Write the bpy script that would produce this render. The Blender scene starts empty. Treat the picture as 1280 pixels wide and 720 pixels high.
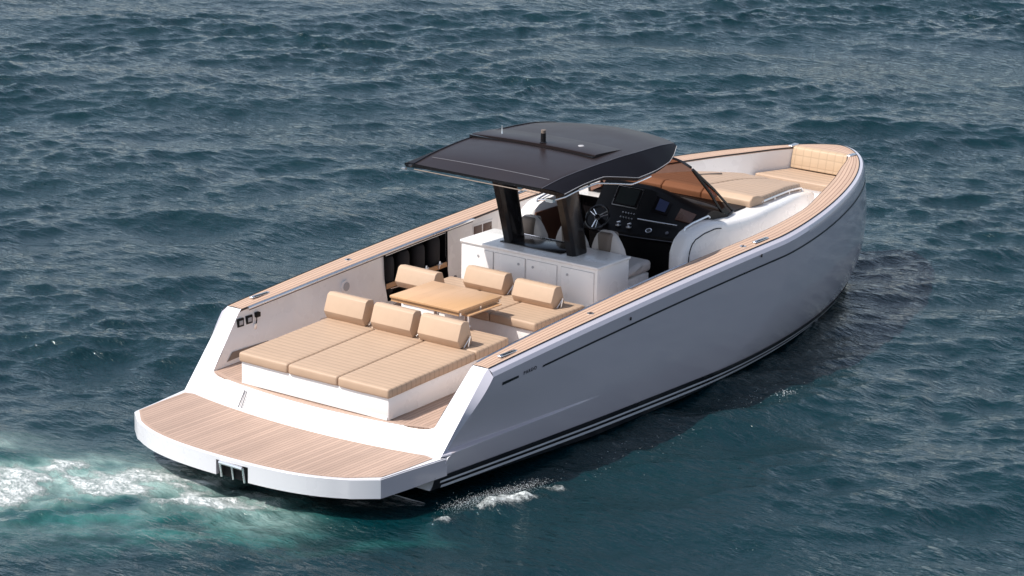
import bpy, bmesh, math, random
import numpy as np
from mathutils import Vector, Matrix, noise as mnoise
random.seed(4)
R = math.radians
sc = bpy.context.scene
COL = sc.collection

# ------------------------------------------------------------------ camera
CAM = (-23.166264258575445, -21.176134412587313, 11.580538706491105)
YAW, PIT, FPX, ROLL = 0.6338557594303581, 0.2754206545518649, 3615.6008296618884, 0.01918303906491421
cd = bpy.data.cameras.new('camera'); cam = bpy.data.objects.new('camera', cd); COL.objects.link(cam)
d = Vector((math.cos(YAW)*math.cos(PIT), math.sin(YAW)*math.cos(PIT), -math.sin(PIT)))
r = Vector((math.sin(YAW), -math.cos(YAW), 0)); u = r.cross(d)
r2 = r*math.cos(ROLL)+u*math.sin(ROLL); u2 = -r*math.sin(ROLL)+u*math.cos(ROLL)
M = Matrix((r2, u2, -d)).transposed().to_4x4(); M.translation = Vector(CAM)
cam.matrix_world = M
cd.sensor_width = 36; cd.lens = FPX*36/1280; cd.clip_start = 1; cd.clip_end = 20000
sc.camera = cam

# ------------------------------------------------------------------ light
SUN_TRAVEL = Vector((.58, -.42, -1.0)).normalized()
w = bpy.data.worlds.new('World'); sc.world = w; w.use_nodes = True
nt = w.node_tree; nt.nodes.clear()
sky = nt.nodes.new('ShaderNodeTexSky'); sky.sky_type = 'NISHITA'; sky.sun_disc = False
az = math.atan2(-SUN_TRAVEL.y, -SUN_TRAVEL.x); el = math.asin(-SUN_TRAVEL.z)
sky.sun_elevation = el; sky.sun_rotation = (math.pi/2-az) % (2*math.pi)
sky.air_density = 1.0; sky.dust_density = 1.6; sky.ozone_density = 0.35
bg = nt.nodes.new('ShaderNodeBackground'); bg.inputs['Strength'].default_value = 0.15
wo = nt.nodes.new('ShaderNodeOutputWorld')
bw = nt.nodes.new('ShaderNodeRGBToBW'); nt.links.new(sky.outputs[0], bw.inputs[0])
hz_ = nt.nodes.new('ShaderNodeVectorMath'); hz_.operation = 'MULTIPLY'; nt.links.new(bw.outputs[0], hz_.inputs[0]); hz_.inputs[1].default_value = (.91, .99, 1.145)
hm = nt.nodes.new('ShaderNodeMix'); hm.data_type = 'RGBA'; hm.inputs[0].default_value = .45
nt.links.new(sky.outputs[0], hm.inputs[6]); nt.links.new(hz_.outputs[0], hm.inputs[7]); nt.links.new(hm.outputs[2], bg.inputs[0]); nt.links.new(bg.outputs[0], wo.inputs[0])
sl = bpy.data.lights.new('sun', 'SUN'); sl.energy = 4.2; sl.angle = R(.55); sl.color = (1, .955, .89)
so = bpy.data.objects.new('sun', sl); COL.objects.link(so)
so.rotation_euler = SUN_TRAVEL.to_track_quat('-Z', 'Y').to_euler(); so.location = (0, 10, 30)
sc.view_settings.view_transform = 'Standard'; sc.view_settings.look = 'None'
sc.view_settings.exposure = 0.24; sc.view_settings.gamma = 1

# ------------------------------------------------------------------ materials
MATS = {}
def newmat(name):
    m = bpy.data.materials.new(name); m.use_nodes = True
    MATS[name] = m
    return m, m.node_tree, m.node_tree.nodes['Principled BSDF']
def N(t, kind, **k):
    n = t.nodes.new(kind)
    for a, b in k.items():
        if a.startswith('i_'):
            n.inputs[int(a[2:])].default_value = b
        else: setattr(n, a, b)
    return n
def mth(t, op, a, b=None, c=None, clamp=False):
    n = t.nodes.new('ShaderNodeMath'); n.operation = op; n.use_clamp = clamp
    for i, v in enumerate((a, b, c)):
        if v is None: continue
        if isinstance(v, (int, float)): n.inputs[i].default_value = v
        else: t.links.new(v, n.inputs[i])
    return n.outputs[0]
def mixc(t, f, a, b):
    n = t.nodes.new('ShaderNodeMix'); n.data_type = 'RGBA'
    for i, v in ((0, f), (6, a), (7, b)):
        if isinstance(v, (int, float)): n.inputs[i].default_value = v
        elif isinstance(v, tuple): n.inputs[i].default_value = (*v, 1) if len(v) == 3 else v
        else: t.links.new(v, n.inputs[i])
    return n.outputs[2]
def simple(name, col, rough=.4, metal=0, coat=0, var=.06, scale=3, bump=0, bscale=60, spec=.5, rvar=.08):
    m, t, p = newmat(name)
    tc = N(t, 'ShaderNodeTexCoord')
    n = N(t, 'ShaderNodeTexNoise'); n.inputs['Scale'].default_value = scale; n.inputs['Detail'].default_value = 5
    t.links.new(tc.outputs['Object'], n.inputs['Vector'])
    a = tuple(c*(1-var) for c in col); b = tuple(min(1, c*(1+var)) for c in col)
    t.links.new(mixc(t, n.outputs[0], a, b), p.inputs['Base Color'])
    t.links.new(mth(t, 'MULTIPLY_ADD', n.outputs[0], rvar*2, rough-rvar), p.inputs['Roughness'])
    p.inputs['Metallic'].default_value = metal; p.inputs['Coat Weight'].default_value = coat
    p.inputs['Coat Roughness'].default_value = .05
    p.inputs['Specular IOR Level'].default_value = spec
    if bump:
        n2 = N(t, 'ShaderNodeTexNoise'); n2.inputs['Scale'].default_value = bscale; n2.inputs['Detail'].default_value = 6
        t.links.new(tc.outputs['Object'], n2.inputs['Vector'])
        bp = N(t, 'ShaderNodeBump'); bp.inputs['Strength'].default_value = bump; bp.inputs['Distance'].default_value = .003
        t.links.new(n2.outputs[0], bp.inputs['Height']); t.links.new(bp.outputs[0], p.inputs['Normal'])
    return m
simple('gelcoat', (.86, .825, .80), .28, coat=.4, var=.02)
simple('hull_paint_skylit', (.54, .52, .58), .3, coat=.3, var=.02)  # lighter hull grey: skylight painted onto the gunwale chamfer and wing bevel
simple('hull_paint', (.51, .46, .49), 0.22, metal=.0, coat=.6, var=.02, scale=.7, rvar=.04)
simple('platform_paint', (.72, .71, .73), .28, coat=.4, var=.02)
simple('antifoul', (.02, .022, .028), .5)
simple('black_boot', (.008, .008, .011), .3)
simple('stripe_paint', (.64, .64, .67), .35)
simple('black_gloss', (.008, .007, .008), .22, coat=.1, var=.2, spec=.3)
simple('top_satin', (.022, .015, .015), .34, coat=0, spec=.28, var=.15, scale=2)
simple('side_satin', (.005, .004, .006), .5, var=.15, scale=2, spec=.15)
simple('black_matt', (.0035, .0032, .004), .5, var=.2, bump=.2, spec=.25)
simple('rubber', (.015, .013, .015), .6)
simple('fender_cloth', (.011, .010, .013), .8, var=.2, bump=.6, bscale=90)
simple('steel', (.85, .85, .86), .28, metal=1, var=.03)
simple('seat_leather', (.62, .56, .52), .5, bump=.3)
simple('head_leather', (.20, .155, .125), .5, bump=.3)
simple('door_brown', (.10, .045, .03), .3, var=.25)
simple('screen_glass', (.025, .03, .03), .12, coat=.5)
simple('gauge_blue', (.05, .06, .12), .15, coat=.5)
simple('grille', (.42, .41, .42), .5, bump=.8, bscale=200)
simple('ink', (.02, .02, .03), .5)
simple('ink_grey', (.12, .12, .14), .5)
simple('seam_line', (.45, .42, .41), .6)

def plank(name, col, caulk, pw=.055, cw=.0045, dark=.18, rough=.55):
    m, t, p = newmat(name)
    uv = N(t, 'ShaderNodeUVMap'); sp = N(t, 'ShaderNodeSeparateXYZ'); t.links.new(uv.outputs[0], sp.inputs[0])
    v = mth(t, 'DIVIDE', sp.outputs[1], pw)
    fr = mth(t, 'FRACT', v); fl = mth(t, 'FLOOR', v)
    e = mth(t, 'MINIMUM', fr, mth(t, 'SUBTRACT', 1., fr))
    line = mth(t, 'LESS_THAN', e, cw/pw/2)
    # grain
    cmb = N(t, 'ShaderNodeCombineXYZ'); t.links.new(mth(t, 'MULTIPLY_ADD', fl, 7.31, sp.outputs[0]), cmb.inputs[0])
    t.links.new(mth(t, 'MULTIPLY', sp.outputs[1], 30), cmb.inputs[1])
    g = N(t, 'ShaderNodeTexNoise'); g.inputs['Scale'].default_value = 2.2; g.inputs['Detail'].default_value = 6
    t.links.new(cmb.outputs[0], g.inputs['Vector'])
    wn = N(t, 'ShaderNodeTexWhiteNoise', noise_dimensions='1D'); t.links.new(fl, wn.inputs['W'])
    big = N(t, 'ShaderNodeTexNoise'); big.inputs['Scale'].default_value = 1.6; big.inputs['Detail'].default_value = 4
    t.links.new(uv.outputs[0], big.inputs['Vector'])
    f = mth(t, 'ADD', mth(t, 'MULTIPLY', g.outputs[0], .55), mth(t, 'MULTIPLY', wn.outputs[0], .45))
    f = mth(t, 'ADD', mth(t, 'MULTIPLY', f, .7), mth(t, 'MULTIPLY', big.outputs[0], .35))
    lo = tuple(c*(1-dark) for c in col); hi = tuple(c*(1+dark*.8) for c in col)
    c = mixc(t, f, lo, hi)
    c = mixc(t, line, c, caulk)
    t.links.new(c, p.inputs['Base Color']); p.inputs['Roughness'].default_value = rough
    bp = N(t, 'ShaderNodeBump', invert=True); bp.inputs['Strength'].default_value = .5; bp.inputs['Distance'].default_value = .002
    t.links.new(line, bp.inputs['Height']); t.links.new(bp.outputs[0], p.inputs['Normal'])
    return m
plank('teak_deck', (.44, .305, .235), (.09, .05, .04), dark=.38)
plank('teak_cap', (.53, .365, .265), (.15, .05, .035), dark=.2, pw=.055, cw=.007)
plank('table_wood', (.60, .355, .185), (.45, .25, .12), pw=.14, cw=.002, dark=.16, rough=.32)

def vinyl(name, col, axis=None, step=.085, axis2=None, step2=.2, depth=.006, line=.72):
    m, t, p = newmat(name)
    tc = N(t, 'ShaderNodeTexCoord'); sp = N(t, 'ShaderNodeSeparateXYZ'); t.links.new(tc.outputs['Object'], sp.inputs[0])
    n = N(t, 'ShaderNodeTexNoise'); n.inputs['Scale'].default_value = 7; n.inputs['Detail'].default_value = 6
    t.links.new(tc.outputs['Object'], n.inputs['Vector'])
    c = mixc(t, n.outputs[0], tuple(v*.93 for v in col), tuple(v*1.06 for v in col))
    nb = N(t, 'ShaderNodeTexNoise'); nb.inputs['Scale'].default_value = 14; nb.inputs['Detail'].default_value = 8
    t.links.new(tc.outputs['Object'], nb.inputs['Vector'])
    h = mth(t, 'MULTIPLY', nb.outputs[0], .25)
    for ax, st in ((axis, step), (axis2, step2)):
        if ax is None: continue
        geo = N(t, 'ShaderNodeNewGeometry')
        fr = mth(t, 'FRACT', mth(t, 'DIVIDE', sp.outputs[ax], st))
        e = mth(t, 'MINIMUM', fr, mth(t, 'SUBTRACT', 1., fr))
        lw = mth(t, 'SMOOTHSTEP' if False else 'MULTIPLY', e, st/.012, clamp=True)
        c = mixc(t, lw, tuple(v*line for v in col), c)
        h = mth(t, 'ADD', h, mth(t, 'POWER', mth(t, 'MULTIPLY', e, 2.), .4))
    t.links.new(c, p.inputs['Base Color']); p.inputs['Roughness'].default_value = .52
    p.inputs['Specular IOR Level'].default_value = .35
    bp = N(t, 'ShaderNodeBump'); bp.inputs['Strength'].default_value = .55; bp.inputs['Distance'].default_value = depth
    t.links.new(h, bp.inputs['Height']); t.links.new(bp.outputs[0], p.inputs['Normal'])
    return m
TAN = (.51, .36, .25)
vinyl('vinyl', TAN)
vinyl('vinyl_channel', (.47, .33, .23), axis=0, step=.088)
vinyl('vinyl_bow', (.46, .325, .23), axis=0, step=.13, line=.5)
vinyl('vinyl_quilt', (.53, .38, .25), axis=1, step=.135, axis2=2, step2=.14, line=.8)

m, t, p = newmat('tinted_glass')
out = t.nodes['Material Output']
tr = N(t, 'ShaderNodeBsdfTransparent'); tr.inputs[0].default_value = (.34, .20, .15, 1)
gl = N(t, 'ShaderNodeBsdfGlossy'); gl.inputs['Roughness'].default_value = .03
fr = N(t, 'ShaderNodeLayerWeight'); fr.inputs[0].default_value = .25
mx = N(t, 'ShaderNodeMixShader'); t.links.new(mth(t, 'MULTIPLY_ADD', mth(t, 'POWER', fr.outputs[1], 3.), .45, .03), mx.inputs[0]); t.links.new(tr.outputs[0], mx.inputs[1]); t.links.new(gl.outputs[0], mx.inputs[2])
t.links.new(mx.outputs[0], out.inputs[0]); t.nodes.remove(p)

# water
m, t, p = newmat('sea_water')
geo = N(t, 'ShaderNodeTexCoord'); pos = geo.outputs['Object']
fo = N(t, 'ShaderNodeAttribute', attribute_name='foam'); te = N(t, 'ShaderNodeAttribute', attribute_name='teal'); mk = N(t, 'ShaderNodeAttribute', attribute_name='milk')
def noise(scale, detail, rough, vec, dist=0., typ='FBM'):
    n = N(t, 'ShaderNodeTexNoise'); n.inputs['Scale'].default_value = scale; n.inputs['Detail'].default_value = detail
    n.inputs['Roughness'].default_value = rough; n.inputs['Distortion'].default_value = dist; t.links.new(vec, n.inputs['Vector']); return n.outputs[0]
def mapping(rot, sx, sy):
    mp = N(t, 'ShaderNodeMapping'); mp.inputs['Rotation'].default_value = (0, 0, R(rot)); mp.inputs['Scale'].default_value = (sx, sy, 1)
    t.links.new(pos, mp.inputs[0]); return mp.outputs[0]
def con(v, k): return mth(t, 'MULTIPLY_ADD', mth(t, 'SUBTRACT', v, .5), k, .5)
fine = mapping(-28, 1.5, .9)
fA = con(noise(5.0, 8, .65, fine, .4), 2.6); fB = con(noise(16, 8, .78, fine), 3.4); fC = con(noise(48, 5, .8, pos), 3.6)
soft = con(noise(2.3, 6, .6, fine, .6), 2.8)
deep = mixc(t, noise(.35, 4, .5, pos), (.0004, .0145, .0195), (.0007, .0225, .028))
tf = mth(t, 'MULTIPLY', te.outputs['Fac'], mth(t, 'MULTIPLY_ADD', soft, .6, .6), clamp=True)
c = mixc(t, tf, deep, (.022, .16, .14))
mf = mth(t, 'MULTIPLY', mk.outputs['Fac'], mth(t, 'MULTIPLY_ADD', fA, .9, .35), clamp=True)
c = mixc(t, mf, c, (.42, .56, .52))
fsum = mth(t, 'ADD', mth(t, 'ADD', mth(t, 'MULTIPLY', fA, .30), mth(t, 'MULTIPLY', fB, .40)), mth(t, 'MULTIPLY', fC, .30))
foam = mth(t, 'MULTIPLY', mth(t, 'SUBTRACT', fsum, mth(t, 'SUBTRACT', 1.12, fo.outputs['Fac'])), 2.6, clamp=True)
foam = mth(t, 'MULTIPLY', foam, mth(t, 'GREATER_THAN', fo.outputs['Fac'], .03))
c = mixc(t, foam, c, (.70, .74, .73))
t.links.new(c, p.inputs['Base Color'])
t.links.new(mth(t, 'ADD', mth(t, 'MULTIPLY', foam, .55), mth(t, 'MULTIPLY_ADD', mf, .35, .045)), p.inputs['Roughness'])
p.inputs['IOR'].default_value = 1.45
# ripples, elongated along the wave crests, with calmer and rougher patches
cr_ = mapping(-40, 1.7, .62); cr2_ = mapping(-62, 1.5, .7)
patch = mth(t, 'MULTIPLY_ADD', mth(t, 'MULTIPLY', mth(t, 'SUBTRACT', noise(.16, 3, .5, mapping(-40, 1.6, .6)), .36), 4., clamp=True), .50, .58)
r1 = noise(3.2, 3, .5, cr_); r2_ = noise(9.0, 4, .55, cr2_); r3_ = noise(26., 2, .5, cr_)
hh = mth(t, 'ADD', mth(t, 'ADD', mth(t, 'MULTIPLY', r1, .8), mth(t, 'MULTIPLY', r2_, .5)), mth(t, 'MULTIPLY', r3_, .10))
hh = mth(t, 'MULTIPLY', hh, patch)
hh = mth(t, 'ADD', hh, mth(t, 'ADD', mth(t, 'MULTIPLY', foam, .25), mth(t, 'MULTIPLY', mf, mth(t, 'MULTIPLY', fA, .25))))
bp = N(t, 'ShaderNodeBump'); bp.inputs['Strength'].default_value = 1.0; bp.inputs['Distance'].default_value = .062
t.links.new(hh, bp.inputs['Height']); t.links.new(bp.outputs[0], p.inputs['Normal'])

# ------------------------------------------------------------------ helpers
def link(name, bm, mat, parent=None, sharp=35, smooth=True):
    me = bpy.data.meshes.new(name)
    bmesh.ops.recalc_face_normals(bm, faces=bm.faces)
    bm.to_mesh(me); bm.free()
    ms = mat if isinstance(mat, (list, tuple)) else [mat]
    for q in ms: me.materials.append(MATS[q])
    if smooth:
        for f in me.polygons: f.use_smooth = True
        me.set_sharp_from_angle(angle=R(sharp))
    o = bpy.data.objects.new(name, me); COL.objects.link(o)
    if parent is not None:
        o.parent = parent
        if parent.type == 'EMPTY': o.matrix_parent_inverse = Matrix.Translation(-parent.location)
    return o
def bevel(bm, off, seg=2, ang=30):
    es = [e for e in bm.edges if len(e.link_faces) == 2 and e.calc_face_angle(0) > R(ang)]
    bmesh.ops.bevel(bm, geom=es, offset=off, segments=seg, affect='EDGES', profile=.5, clamp_overlap=True)
def box(x0, x1, y0, y1, z0, z1, bm=None, slope=0):
    bm = bm or bmesh.new()
    vs = [bm.verts.new((x, y, z+slope*(x-x0))) for z in (z0, z1) for y in (y0, y1) for x in (x0, x1)]
    for f in ((0, 1, 3, 2), (4, 6, 7, 5), (0, 4, 5, 1), (2, 3, 7, 6), (0, 2, 6, 4), (1, 5, 7, 3)):
        bm.faces.new([vs[i] for i in f])
    return bm
def bbox(name, x0, x1, y0, y1, z0, z1, mat, parent, bv=.01, seg=2, slope=0):
    bm = box(x0, x1, y0, y1, z0, z1, slope=slope)
    if bv: bmesh.ops.recalc_face_normals(bm, faces=bm.faces); bevel(bm, bv, seg)
    return link(name, bm, mat, parent)
def prism_xz(prof, y0, y1, bm=None):      # profile in xz extruded along y
    bm = bm or bmesh.new()
    a = [bm.verts.new((x, y0, z)) for x, z in prof]; b = [bm.verts.new((x, y1, z)) for x, z in prof]
    n = len(prof)
    bm.faces.new(a); bm.faces.new(b[::-1])
    for i in range(n): bm.faces.new((a[i], b[i], b[(i+1) % n], a[(i+1) % n]))
    return bm
def prism_xy(out, z0, z1, bm=None):
    bm = bm or bmesh.new()
    fz0 = z0 if callable(z0) else (lambda x, y: z0)
    fz1 = z1 if callable(z1) else (lambda x, y: z1)
    a = [bm.verts.new((x, y, fz0(x, y))) for x, y in out]; b = [bm.verts.new((x, y, fz1(x, y))) for x, y in out]
    n = len(out)
    bm.faces.new(a); bm.faces.new(b[::-1])
    for i in range(n): bm.faces.new((a[i], b[i], b[(i+1) % n], a[(i+1) % n]))
    return bm
def tube(pts, rad, bm=None, seg=8, close=False, flat=1.0):
    bm = bm or bmesh.new()
    P = [Vector(q) for q in pts]; n = len(P); rings = []
    for i, q in enumerate(P):
        if close: tg = (P[(i+1) % n]-P[i-1]).normalized()
        else: tg = ((P[min(i+1, n-1)]-P[max(i-1, 0)])).normalized()
        up = Vector((0, 0, 1)) if abs(tg.z) < .95 else Vector((1, 0, 0))
        s = tg.cross(up).normalized(); v = s.cross(tg)
        rr = rad[i] if isinstance(rad, (list, tuple)) else rad
        rings.append([bm.verts.new(q+s*math.cos(a)*rr+v*math.sin(a)*rr*flat) for a in [2*math.pi*k/seg for k in range(seg)]])
    for i in range(n if close else n-1):
        A, B = rings[i], rings[(i+1) % n]
        for k in range(seg): bm.faces.new((A[k], A[(k+1) % seg], B[(k+1) % seg], B[k]))
    if not close: bm.faces.new(rings[0]); bm.faces.new(rings[-1][::-1])
    return bm
def grid(rows, bm=None, uvs=None, skip=None, mi=0):
    bm = bm or bmesh.new()
    V = [[bm.verts.new(q) for q in row] for row in rows]
    uvl = bm.loops.layers.uv.verify() if uvs is not None else None
    for i in range(len(V)-1):
        for j in range(len(V[0])-1):
            if skip and skip(i, j): continue
            ids = ((i, j), (i, j+1), (i+1, j+1), (i+1, j))
            try: f = bm.faces.new([V[a][b] for a, b in ids])
            except ValueError: continue
            f.material_index = mi
            if uvl:
                for l, (a, b) in zip(f.loops, ids): l[uvl].uv = uvs[a][b]
    return bm
def flat_uv(bm, swap=False):
    uvl = bm.loops.layers.uv.verify()
    for f in bm.faces:
        for l in f.loops: l[uvl].uv = (l.vert.co.y, l.vert.co.x) if swap else (l.vert.co.x, l.vert.co.y)
def solidify(bm, th, dirv=(0, 0, -1)):
    geo = bmesh.ops.extrude_face_region(bm, geom=bm.faces[:])
    vs = [g for g in geo['geom'] if isinstance(g, bmesh.types.BMVert)]
    bmesh.ops.translate(bm, verts=vs, vec=Vector(dirv)*th)
    return bm
def interp(x, tab):
    xs = [q[0] for q in tab]; ys = [q[1] for q in tab]
    # monotone-ish smooth interpolation (Catmull-Rom)
    x = float(x)
    if x <= xs[0]: return ys[0]
    if x >= xs[-1]: return ys[-1]
    k = max(i for i in range(len(xs)-1) if xs[i] <= x)
    def sl(i):
        if i == 0: return (ys[1]-ys[0])/(xs[1]-xs[0])
        if i == len(xs)-1: return (ys[-1]-ys[-2])/(xs[-1]-xs[-2])
        return (ys[i+1]-ys[i-1])/(xs[i+1]-xs[i-1])
    h = xs[k+1]-xs[k]; s = (x-xs[k])/h
    return ((2*s**3-3*s**2+1)*ys[k]+(s**3-2*s**2+s)*h*sl(k)+(-2*s**3+3*s**2)*ys[k+1]+(s**3-s**2)*h*sl(k+1))
def sstep(a, b, x):
    s = min(1, max(0, (x-a)/(b-a))); return s*s*(3-2*s)

# ------------------------------------------------------------------ the boat's lines
WL = .155
def zs(x): return 1.35443+1.31207*x/14-.7499*(x/14)**2
def dr(x): return .08-.042*sstep(8.5, 13, x)
def zf(x): return .92+.03*(x-1.8)
def sheer(t):   # teak outer line, t<0 aft
    if t > 0:
        return 8.7466+(13.895-8.7466)*math.sin(t)**1.398, 2.0835*max(math.cos(t), 0)**1.263
    x = 8.7466+t*(8.7466-2.46)
    return x, 2.0835*(1-.059*((8.7466-x)/8.7466)**2)
BT = dict(L=13.583, W=2.0305, q=1.107, pp=1.0985, e=3.368, eq=.83, xm=6.461)
ZB = .15
def zbf(x): return .175+.135*min(1, max(0, (4.6-x)/3.0))
def wing_x(z): return 1.62+(z-.68)*.93
def hull_pt(t, s):   # s 0 top .. 1 chine
    b = s**BT['e']; bq = s**BT['eq']
    XM = 8.75+(BT['xm']-8.75)*b; LL = 14.0+(BT['L']-14.0)*b; WW = 2.174+(BT['W']-2.174)*b
    Q = 1.263+(BT['q']-1.263)*bq; P = 1.398+(BT['pp']-1.398)*bq
    if t > 0:
        x = XM+(LL-XM)*math.sin(t)**P; wd = WW*max(math.cos(t), 0)**Q
    else:
        zt = zs(2.4)-.08; z = zt+(zbf(1.6)-zt)*s
        xa = wing_x(z)+.085 if z > .70 else (1.70-(.70-z)*.55)
        x = XM+t*(XM-xa); wd = WW*(1-.059*((XM-x)/XM)**2)
    zt = zs(x)-dr(x); z = zt+(zbf(x)-zt)*s
    a = min(1, max(0, (4.6-x)/2.9))
    wd -= a*.105*sstep(1.45, .84, z)
    wd += a*.085*sstep(.738, .716, z)
    return x, wd, z
def hull_at(x, z):   # half breadth of the hull side at x, z
    zt = zs(x)-dr(x); s = min(1, max(0, (zt-z)/(zt-zbf(x))))
    lo, hi = -1.2, math.pi/2
    for _ in range(40):
        mid = (lo+hi)/2
        if hull_pt(mid, s)[0] < x: lo = mid
        else: hi = mid
    return hull_pt((lo+hi)/2, s)[1]
CAPIN = [(2.4, 1.80), (3.5, 1.768), (7, 1.752), (8.7, 1.765), (10.1, 1.62), (11.0, 1.36), (11.9, 1.06), (12.6, .78), (13.15, .56), (13.42, .40)]
def yin(x): return interp(x, CAPIN)

boat = bpy.data.objects.new('motor_boat', None); COL.objects.link(boat); boat.location = (7, 0, WL)
boat['label'] = 'open grey motor yacht with black hardtop, teak decks and tan cushions under way'
boat['category'] = 'boat'
BT_T = [-1+i/60 for i in range(60)]+[math.pi/2*(i/70) for i in range(71)]

SROWS = [i/30 for i in range(16)]+[.5+.18*i/40 for i in range(1, 41)]+[.68+.32*i/18 for i in range(1, 19)]
# --- hull skin
bm = bmesh.new()
for sg in (1, -1):
    rows = []
    for s in SROWS:
        rows.append([(lambda q: (q[0], sg*q[1], q[2]))(hull_pt(t_, s)) for t_ in BT_T])
    grid(rows, bm, mi=0)
    rows2 = [rows[-1]]
    for k, (wf, dz_) in enumerate(((.93, .035), (.75, .22), (.45, .45), (0, .70))):
        rows2.append([(x, y*wf, z-dz_) for x, y, z in rows[-1]])
    grid(rows2, bm, mi=1)
    # gunwale chamfer
    top = rows[0]; ch = []
    for k, t_ in enumerate(BT_T):
        x, y = sheer(t_); ch.append((x, sg*y, zs(x)))
    mid = [((a[0]*.62+b[0]*.38), (a[1]*.62+b[1]*.38)+sg*.006*(1 if abs(a[1]) > .02 else 0), (a[2]*.62+b[2]*.38)+.016) for a, b in zip(top, ch)]
    grid([top, mid, ch], bm, mi=2)
    # bevel running down the sloping stern wing
    aft = [r_[0] for r_ in rows if r_[0][2] > .70]
    edge = []
    ztop = zs(2.46)
    for q in aft:
        f = (q[2]-.70)/(aft[0][2]-.70)
        z = .685+f*(ztop-.685)
        x = wing_x(z)+.03*sstep(.8, 1., f)*0
        edge.append((min(x, 2.46), sg*(1.985+.035*f), z))
    edge[0] = ch[0]
    grid([aft, edge], bm, mi=2)
bmesh.ops.remove_doubles(bm, verts=bm.verts, dist=.0008)
hull = link('hull', bm, ['hull_paint', 'antifoul', 'hull_paint_skylit'], boat, sharp=28)

# closing transom below the platform
z_rows = [r_ for r_ in [hull_pt(-1, i/72) for i in range(73)] if r_[2] <= .71]
bm = grid([[(q[0]+.002, sg*q[1], q[2]) for q in z_rows] for sg in (1, -1)])
tm = grid([[(z_rows[-1][0]+.002, y*z_rows[-1][1], ZB) for y in (1, .5, 0, -.5, -1)], [(z_rows[-1][0]+.3, y*z_rows[-1][1]*.8, -.5) for y in (1, .5, 0, -.5, -1)]], bm)
link('transom', tm, 'platform_paint', boat)

def hull_strip(name, z_hi, z_lo, x0, x1, off, mat, n=160, sides=(1, -1), parent=None):
    bm = bmesh.new()
    for sg in sides:
        A = [[], []]
        for i in range(n+1):
            x = x0+(x1-x0)*i/n
            for k, zz in enumerate((z_hi, z_lo)):
                z = zz(x) if callable(zz) else zz
                dy = (hull_at(x+.02, z)-hull_at(x-.02, z))/.04
                L = math.hypot(1, dy)
                A[k].append((x-dy*off/L, sg*(hull_at(x, z)+off/L), z))
        grid(A, bm)
    return link(name, bm, mat, parent or hull)
xe = 13.2
zb = lambda x: .472-.0165*(x-1.5)
hull_strip('boot_stripe', zb, lambda x: zbf(x)+.002, 1.50, 12.6, .010, 'black_boot')
hull_strip('pin_stripe', lambda x: zb(x)-.062, lambda x: zb(x)-.090, 1.62, 11.6, .016, 'stripe_paint')
hull_strip('pin_stripe', lambda x: max(zb(x)-.126, zbf(x)+.03), lambda x: max(zb(x)-.162, zbf(x)+.004), 1.66, 10.8, .016, 'stripe_paint')
# black styling groove
bm = bmesh.new()
for sg in (1, -1):
    A = [[], []]
    for k, dz in enumerate((.148, .172)):
        for t_ in [-0.9+i/120*.9 for i in range(120)]+[math.pi/2*i/90 for i in range(91)]:
            x, y_, z_ = hull_pt(t_, 0)
            s = dz/(zs(x)-dr(x)-zbf(x)); q = hull_pt(t_, s)
            if q[0] < 3.34: continue
            nx = .5*max(0, math.sin(max(t_, 0)))
            q2 = hull_pt(t_+.01 if t_ < 1.5 else t_, s); q1 = hull_pt(t_-.01, s)
            tv = Vector((q2[0]-q1[0], q2[1]-q1[1], 0)).normalized(); nv = Vector((-tv.y, tv.x, 0))
            A[k].append((q[0]+nv.x*.004, sg*(q[1]+nv.y*.004), q[2]))
    m_ = min(len(A[0]), len(A[1])); A = [a[-m_:] for a in A]
    grid(A, bm)
link('styling_line', bm, 'black_boot', hull)
for sg in (1, -1): hull_strip('hull_vent', lambda x: 1.375+.045*(x-2.64), lambda x: 1.338+.075*(x-2.64), 2.62, 2.93, .004, 'black_boot', n=8, sides=(sg,))
# maker's name, small and dark
fc = bpy.data.curves.new('lettering', 'FONT'); fc.body = 'PARDO'; fc.size = .062; fc.space_character = 1.35; fc.extrude = .0015
fo_ = bpy.data.objects.new('tmp', fc)
COL.objects.link(fo_); bpy.context.view_layer.update()
me = bpy.data.meshes.new_from_object(fo_); bpy.data.objects.remove(fo_)
me.materials.append(MATS['ink'])
for sg in (-1, 1):
    o = bpy.data.objects.new('lettering', me); COL.objects.link(o); o.parent = hull
    x0 = 3.02 if sg < 0 else 3.30
    yy = hull_at(3.15, 1.39)+.006
    a = math.atan2(hull_at(3.3, 1.39)-hull_at(3.0, 1.39), .3)
    zt = .09
    ex = Vector((1, sg*math.sin(a), .06)).normalized()*(1 if sg < 0 else -1)
    ez = Vector((0, sg*zt, 1)).normalized(); ey = ez; en = ex.cross(ey).normalized(); ey = en.cross(ex)
    Mx = Matrix((ex, ey, en)).transposed().to_4x4(); Mx.translation = Vector((x0, sg*(hull_at(x0, 1.38)+.006), 1.372))
    o.matrix_local = Mx
for x, z in ((5.18, 1.61), (8.17, 1.80)):
    for sg in (-1, 1):
        y = sg*(hull_at(x, z-.02)+.002)
        link('hull_fitting', tube([(x, y, z-.03), (x+.004, y+sg*.012, z-.03)], .022, seg=12), 'black_gloss', hull)

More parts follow.
